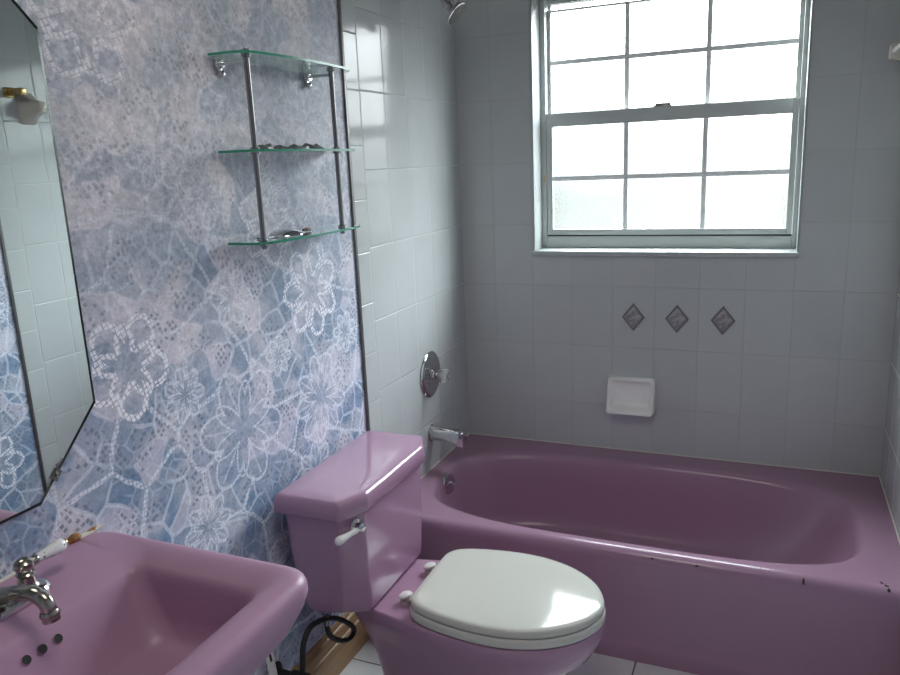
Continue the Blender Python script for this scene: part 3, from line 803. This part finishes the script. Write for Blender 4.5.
R += [sk_ring(.108, SXF - .040, .036, .040, SZ - .002), sk_ring(.148, SXF - .058, .070, .030, SZ - .011), sk_ring(.156, SXF - .062, .076, .028, SZ - .015), sk_ring(.161, SXF - .065, .080, .028, SZ - .021),
      sk_ring(.166, SXF - .068, .083, .030, SZ - .032), sk_ring(.194, SXF - .080, .092, .036, SZ - .082), sk_ring(.217, SXF - .092, .098, .040, SZ - .112), sk_ring(.233, SXF - .105, .11, .042, SZ - .124), sk_ring(.258, SXF - .135, .14, .04, SZ - .130), sk_ring(.29, SXF - .17, .20, .03, SZ - .132)]
loft(bm, R); obj('basin', bm, M['sink'], sk, sharp=60)
for yy in (-2.166, -2.139, -2.112):
    nrm = V(.044, 0, .028).normalized(); c0 = V(.1715, yy, .7920)
    bm = bmesh.new(); lathe(bm, c0 - nrm * .004, nrm, [(0, .0078), (.0048, .0078), (.0053, .0070)], n=20, cap1=False)
    obj('hole_rim', bm, M['sink'], sk)
    bm = bmesh.new(); lathe(bm, c0 - nrm * .004, nrm, [(0, .0069), (.0050, .0069)], n=20)
    obj('overflow_hole', bm, M['chip'], sk)['label'] = 'dark round overflow hole'
bm = bmesh.new()
pts = [V(.0055 + random.uniform(-.001, .002), SY1 - .008 - t * .54, SZ + random.uniform(-.0005, .002)) for t in [i / 22 for i in range(23)]]
tube(bm, pts, [random.uniform(.0035, .0055) for _ in pts], n=8, per=3)
obj('caulk_strip', bm, M['caulk'], sk)['label'] = 'yellowed white caulk strip'
for (yy, rr, ln) in ((-1.930, .009, .013), (-1.890, .004, .010)):
    bm = bmesh.new()
    tube(bm, [V(.006, yy - ln, SZ + .002), V(.007, yy - ln * .4, SZ + rr * .7), V(.008, yy + ln * .3, SZ + rr * .8), V(.006, yy + ln, SZ + .002)], [.003, rr * .8, rr * .9, .003], n=10, per=4)
    for v in bm.verts: v.co += V(0, random.uniform(-.0015, .0015), random.uniform(-.0015, .0015))
    obj('caulk_lump', bm, M['rust'], sk)['label'] = 'rust-brown lump of old caulk'

# faucet
FY = -2.135
fc = empty('faucet', (.08, FY, SZ), 'tarnished chrome faucet with white porcelain lever on the mauve sink', 'faucet')
bm = bmesh.new(); R = []
for (z, i) in ((SZ - .0005, 0), (SZ + .006, 0), (SZ + .010, .003), (SZ + .0115, .008)):
    R.append(ring(fillet(rect(.052 + i, .110 - i, FY - .085 + i, FY + .085 - i), .028 - i * .6, 8), z))
loft(bm, R); obj('base_plate', bm, M['chrome'], fc)
bm = bmesh.new()
tube(bm, [V(.080, FY, SZ + .010), V(.084, FY, SZ + .024), V(.105, FY, SZ + .032), V(.137, FY, SZ + .042), V(.170, FY, SZ + .047), V(.191, FY, SZ + .038), V(.196, FY, SZ + .020)], [.017, .0145, .013, .012, .0115, .0115, .011], n=20, per=7)
lathe(bm, (.195, FY, SZ + .026), (.15, 0, -1), [(0, .0125), (.004, .0145), (.007, .0145), (.009, .0125), (.016, .0125), (.017, .009)], n=24)
obj('spout', bm, M['dull_chrome'], fc, sharp=50)
for sgn in (1, -1):
    hy = FY + sgn * .054
    bm = bmesh.new(); lathe(bm, (.080, hy, SZ + .0105), (0, 0, 1), [(0, .019), (.004, .018), (.008, .014), (.020, .0125), (.024, .015), (.027, .012), (.028, .010), (.031, .0135), (.037, .0155), (.043, .0145), (.048, .009), (.050, .003)], n=28)
    hn = obj('handle_post', bm, M['dull_chrome'], fc)
    d = V(-.06, sgn * 1.0, -.02).normalized(); o0 = V(.080, hy, SZ + .047)
    bm = bmesh.new(); lathe(bm, o0, d, [(.012, .0065), (.018, .0085), (.022, .0085), (.025, .0068)], n=20)
    obj('lever_collar', bm, M['dull_chrome'], hn)
    bm = bmesh.new(); lathe(bm, o0, d, [(.0252, .0072), (.034, .0085), (.052, .0108), (.064, .0122), (.072, .0118), (.077, .0085)], n=24)
    obj('lever', bm, M['lever'], hn)['label'] = 'white porcelain lever with dark lettering'
    bm = bmesh.new(); lathe(bm, o0, d, [(.0772, .0075), (.080, .0075), (.083, .006), (.085, .003)], n=18)
    obj('lever_tip', bm, M['brass'], hn)

# ------------------------------------------------------------------ mirror
mi = empty('mirror', (0, -2.15, .927), 'octagonal wall mirror with dark edge above the mauve sink', 'mirror')
MY0, MY1, MZ0, MZ1, MC = -2.462, -1.838, .927, 1.857, .141
def octa(i, x):
    c = MC - i * .41
    p = [(MY0 + i + c, MZ0 + i), (MY1 - i - c, MZ0 + i), (MY1 - i, MZ0 + i + c), (MY1 - i, MZ1 - i - c), (MY1 - i - c, MZ1 - i), (MY0 + i + c, MZ1 - i), (MY0 + i, MZ1 - i - c), (MY0 + i, MZ0 + i + c)]
    return [V(x, a, b_) for a, b_ in p]
bm = bmesh.new(); loft(bm, [octa(0, -.0025), octa(0, .0050), octa(.0055, .0062)], True, False)
obj('bevel_edge', bm, M['mirror_edge'], mi, smooth=False)
bm = bmesh.new(); loft(bm, [octa(.0056, -.001), octa(.0056, .0060)], False, True)
obj('glass', bm, M['mirror'], mi, smooth=False)
bm = bmesh.new()
cc = V(.0072, -1.944, .968); da = V(0, 1, 1).normalized(); dbv = V(0, 1, -1).normalized()
R = []
for x in (.0064, .0105):
    R.append([V(x, cc.y, cc.z) + da * a + dbv * b_ for a, b_ in ((-.010, -.006), (.010, -.006), (.010, .006), (-.010, .006))])
loft(bm, R); lathe(bm, V(.0105, cc.y, cc.z), (1, 0, 0), [(0, .004), (.002, .0038), (.0025, .001)], n=14)
obj('clip', bm, M['dull_chrome'], mi)

# ------------------------------------------------------------------ glass shelf unit
PXX, PY = .076, (-1.384, -1.038)
sl = empty('glass_shelf_unit', (0, -1.21, 1.29), 'three-tier glass wall shelf with chrome posts on the mosaic wallpaper', 'shelf')
SHZ = (1.3095, 1.5115, 1.7155)
def shelf_outline(n=14):
    y0, y1 = -1.420, -.955
    front = [( .098 + .020 * (1 - ((k / n) * 2 - 1) ** 2), y0 + (y1 - y0) * k / n) for k in range(n + 1)]
    front[0] = (.086, y0 + .006); front[-1] = (.086, y1 - .006)
    return [(.004, y0)] + [(.06, y0)] + front + [(.06, y1)] + [(.004, y1)]
for z in SHZ:
    o2 = shelf_outline()
    bm = bmesh.new(); loft(bm, [ring(o2, z), ring(o2, z + .0055)])
    for f in bm.faces: f.material_index = 0 if abs(f.normal.z) > .5 or len(f.verts) > 4 else 1
    s_ = obj('shelf', bm, [M['glass'], M['glass_edge']], sl, smooth=False)
for py in PY:
    bm = bmesh.new()
    segs = [(SHZ[0] - .012, SHZ[0] - .0003), (SHZ[0] + .0058, SHZ[1] - .0003), (SHZ[1] + .0058, SHZ[2] - .0003), (SHZ[2] + .0058, SHZ[2] + .012)]
    for a, c in segs: lathe(bm, (PXX, py, a), (0, 0, 1), [(0, .0064), (c - a, .0064)], n=18)
    for z in SHZ:
        for zz in (z - .0048, z + .0060): lathe(bm, (PXX, py, zz), (0, 0, 1), [(0, .0105), (.0042, .0105)], n=20)
    obj('post', bm, M['gunmetal'], sl, sharp=40)
    for z in SHZ[2:]:
        bm = bmesh.new()
        lathe(bm, (-.0025, py, z - .0125), (1, 0, 0), [(0, .004), (PXX + .0025, .004)], n=12)
        lathe(bm, (-.0028, py, z - .014), (1, 0, 0), [(0, .011), (.006, .011), (.010, .008), (.016, .008)], n=20)
        box(bm, -.0028, .006, py - .006, py + .006, z - .036, z - .014, bev=.0015)
        lathe(bm, (.004, py, z - .034), (1, 0, 0), [(0, .0075), (.008, .0075), (.010, .004)], n=18)
        obj('bracket', bm, M['chrome'], sl, sharp=40)
zt = SHZ[1] + .0057
def foil(pts, h, lab):
    """crumpled strip: pts (x, y) outline centre line"""
    bm = bmesh.new(); rings = []
    n = 9
    for k in range(n):
        t = k / (n - 1); y = pts[0] + (pts[1] - pts[0]) * t
        w = .018 * (0.5 + random.random() * .6); hh = h * (0.35 + random.random() * .75) * (.35 if k in (0, n - 1) else 1)
        xo = .055 + random.uniform(-.005, .005)
        rings.append([V(xo - w, y, zt), V(xo - w * .6, y, zt + hh * .8), V(xo + random.uniform(-.3, .3) * w, y, zt + hh), V(xo + w * .7, y, zt + hh * .55), V(xo + w, y, zt)])
    loft(bm, rings)
    o = obj('foil_packet', bm, M['foil'], smooth=False)
    rebase(o)
    return tag(o, lab, 'foil packet', 'crumpled packets on the middle shelf')
foil((-1.335, -1.285), .014, 'crumpled dark grey foil packet, leftmost on the middle glass shelf')
foil((-1.272, -1.225), .013, 'crumpled dark grey foil packet, the middle of three on the glass shelf')
foil((-1.212, -1.075), .016, 'long crumpled dark grey foil packet near the right post, middle shelf')
zb = SHZ[0] + .0057
bm = bmesh.new(); lathe(bm, (.055, -1.265, zb), (0, 0, 1), [(0, .038), (.002, .042), (.006, .040), (.012, .030), (.016, .018), (.0175, .006)], n=36)
tag(rebase(obj('dish_lid', bm, M['chrome'])), 'shiny chrome domed lid lying on the bottom glass shelf', 'lid')
bm = bmesh.new(); box(bm, .035, .062, -1.355, -1.318, zb, zb + .004, bev=.0015)
tag(rebase(obj('razor_blade', bm, M['foil'])), 'flat dark metal blade beside the domed lid, bottom glass shelf', 'blade')
bm = bmesh.new(); tube(bm, [V(.05, -1.185, zb + .0055), V(.052, -1.17, zb + .0058), V(.05, -1.152, zb + .0054)], [.003, .005, .0035], n=10)
tag(rebase(obj('plastic_plug', bm, M['brown'])), 'tiny brown plug right of the domed lid on the bottom glass shelf', 'plug')

# ------------------------------------------------------------------ towel bar on the right tiles (mostly seen in the mirror)
tb = empty('towel_bar', (W, -.36, 1.70), 'ceramic towel bar on the right tiles, seen reflected in the mirror', 'towel bar')
for py in (-.652, -.085):
    bm = bmesh.new(); R = []
    for (d_, hw, hz, r) in ((-.001, .034, .056, .010), (.006, .034, .058, .010), (.014, .031, .053, .012), (.030, .027, .043, .012), (.050, .022, .031, .010), (.068, .019, .024, .008), (.086, .018, .021, .007), (.090, .015, .018, .006)):
        R.append([V(W - d_, py + p[0], 1.738 + p[1]) for p in fillet([(-hw, -hz), (hw, -hz), (hw, hz), (-hw, hz)], r, 5)])
    loft(bm, R); obj('post', bm, M['taupe_china'], tb, sharp=60)
bm = bmesh.new(); box(bm, W - .084, W - .070, -.634, -.103, 1.731, 1.745, bev=.002)
obj('bar', bm, M['white_plastic'], tb)['label'] = 'white square bar'
bk = empty('robe_hook', (W, -.71, 1.765), 'small brass hook left of the towel bar, seen in the mirror', 'hook')
bm = bmesh.new(); box(bm, W - .008, W + .001, -.735, -.692, 1.775, 1.812, bev=.002); box(bm, W - .075, W - .008, -.728, -.698, 1.782, 1.806, bev=.003)
obj('hook_body', bm, M['brass'], bk)

# ------------------------------------------------------------------ plumbing by the toilet
hs = empty('supply_hose', (.05, -1.33, 0), 'black looped supply hose beside the toilet against the oak baseboard', 'hose')
bm = bmesh.new()
tube(bm, [V(.078, -1.405, .10), V(.080, -1.408, .18), V(.085, -1.404, .235), V(.085, -1.393, .285), V(.086, -1.359, .312), V(.090, -1.303, .301), V(.092, -1.236, .262), V(.092, -1.168, .196), V(.090, -1.163, .168), V(.087, -1.196, .168), V(.084, -1.247, .204), V(.085, -1.278, .246), V(.088, -1.286, .284)], .0075, n=12, per=8)
obj('hose', bm, M['black'], hs)
bm = bmesh.new(); lathe(bm, (.088, -1.2865, .276), (.06, -.1, 1), [(0, .009), (.018, .009), (.02, .007), (.03, .007)], n=16)
obj('coupling', bm, M['dull_chrome'], hs)
bm = bmesh.new(); lathe(bm, (-.003, -1.405, .19), (1, 0, 0), [(0, .028), (.004, .026), (.006, .012), (.05, .012), (.055, .018), (.098, .018), (.102, .01)], n=20)
lathe(bm, (.078, -1.405, .08), (0, 0, 1), [(0, .012), (.02, .015), (.075, .015), (.08, .009)], n=16)
obj('valve_body', bm, M['black'], hs)
bm = bmesh.new(); lathe(bm, (.078, -1.423, .19), (0, -1, 0), [(0, .010), (.01, .010), (.014, .024), (.026, .024), (.03, .015)], n=24, lobes=5, lobe=.12)
obj('valve_handle', bm, M['black'], hs)
st = empty('white_strip', (.03, -1.475, 0), 'slotted white plastic strip leaning on the wallpaper under the sink', 'strip')
bm = bmesh.new(); loft(bm, [[V(.062 - .046 * t + dx, -1.462 + .010 * t + a, z0) for dx, a in ((0, -.013), (.004, -.013), (.004, .013), (0, .013))] for t, z0 in ((0, .0005), (.5, .15), (.95, .290), (1.0, .298))])
obj('strip', bm, M['white_plastic'], st)
bm = bmesh.new(); loft(bm, [[V(.0665 - .046 * t + dx, -1.462 + .010 * t + a, z0) for dx, a in ((0, -.004), (.0006, -.004), (.0006, .004), (0, .004))] for t, z0 in ((.86, .262), (.94, .286))])
obj('slot', bm, M['dark_gap'], st)

# ------------------------------------------------------------------ light
w = bpy.data.worlds.new('daylight'); S.world = w; w.use_nodes = True
nt = NT(w.node_tree); bg = w.node_tree.nodes['Background']
co = nt.node('ShaderNodeTexCoord').outputs['Generated']; zz = nt.xyz(co)[2]; xx = nt.xyz(co)[0]
# overcast sky over a strip of sunlit garden: greenery low on the left, pale paving on the right
g1, _ = nt.noise(co, 9, 3)
ground = nt.mix(nt.smooth(xx, -.30, -.02), (.46, .53, .43), (.86, .80, .69))
ground = nt.mix(nt.m('MULTIPLY', nt.smooth(g1, .4, .65), .35), ground, (.9, .94, .88))
haze = nt.mix(nt.smooth(xx, -.32, -.12), (.54, .64, .68), (1.9, 1.95, 1.95))
low = nt.mix(nt.smooth(zz, -.055, -.015), ground, haze)
sky = nt.mix(nt.smooth(zz, .02, .45), (7.2, 7.3, 7.2), (33.0, 35.0, 36.0))
nt.put(bg.inputs['Color'], nt.mix(nt.smooth(zz, -.002, .06), low, sky))
bg.inputs['Strength'].default_value = 1.0
pt = bpy.data.lights.new('sky_portal', 'AREA'); pt.shape = 'RECTANGLE'; pt.size = WX1 - WX0 + .02; pt.size_y = WZ1 - WZ0 + .02
pt.cycles.is_portal = True
po = bpy.data.objects.new('sky_portal', pt); COL.objects.link(po); po.location = ((WX0 + WX1) / 2, BT + .002, (WZ0 + WZ1) / 2); po.rotation_euler = (radians(-90), 0, 0)

# added fill lamp in the ceiling, brightens the near side of the room
cl = empty('added_fill_lamp', (.72, -2.0, CEIL - .012), 'added round fill lamp in the ceiling above the sink side of the room', 'lamp')
bm = bmesh.new(); lathe(bm, (.72, -2.0, CEIL + .001), (0, 0, -1), [(0, .33), (.006, .33), (.012, .325), (.012, .308), (.004, .306)], n=48, cap0=False, cap1=False)
obj('trim_ring', bm, M['white_plastic'], cl)
al = bpy.data.lights.new('fill_light', 'AREA'); al.shape = 'DISK'; al.size = .60; al.energy = 7.0; al.color = (1, .93, .84)
ao = bpy.data.objects.new('fill_light', al); COL.objects.link(ao); ao.location = (.72, -2.0, CEIL - .006)

# ------------------------------------------------------------------ camera (solved from the tile joints and the tub)
f_px, C0, yaw, pitch, roll = 757.34, V(1.1406, -2.8087, 1.4702), -.4072, -.2264, -.0426
fw = V(sin(yaw) * cos(pitch), cos(yaw) * cos(pitch), sin(pitch)); rt = V(cos(yaw), -sin(yaw), 0); up_ = rt.cross(fw)
r_ = rt * cos(roll) + up_ * sin(roll); u_ = -rt * sin(roll) + up_ * cos(roll)
cam = bpy.data.cameras.new('camera'); co_ = bpy.data.objects.new('camera', cam); COL.objects.link(co_)
cam.sensor_fit = 'HORIZONTAL'; cam.sensor_width = 36; cam.lens = f_px * 36 / 900; cam.clip_start = .02
co_.matrix_world = Matrix(((r_.x, u_.x, -fw.x, C0.x), (r_.y, u_.y, -fw.y, C0.y), (r_.z, u_.z, -fw.z, C0.z), (0, 0, 0, 1)))
S.camera = co_
S.view_settings.view_transform = 'Standard'; S.view_settings.look = 'None'; S.view_settings.gamma = 1; S.view_settings.use_curve_mapping = False
S.view_settings.exposure = 0.0
S.cycles.max_bounces = 12; S.cycles.diffuse_bounces = 6; S.cycles.glossy_bounces = 6; S.cycles.transmission_bounces = 8; S.cycles.transparent_max_bounces = 12
S.cycles.sample_clamp_indirect = 6.0
S.cycles.caustics_reflective = False
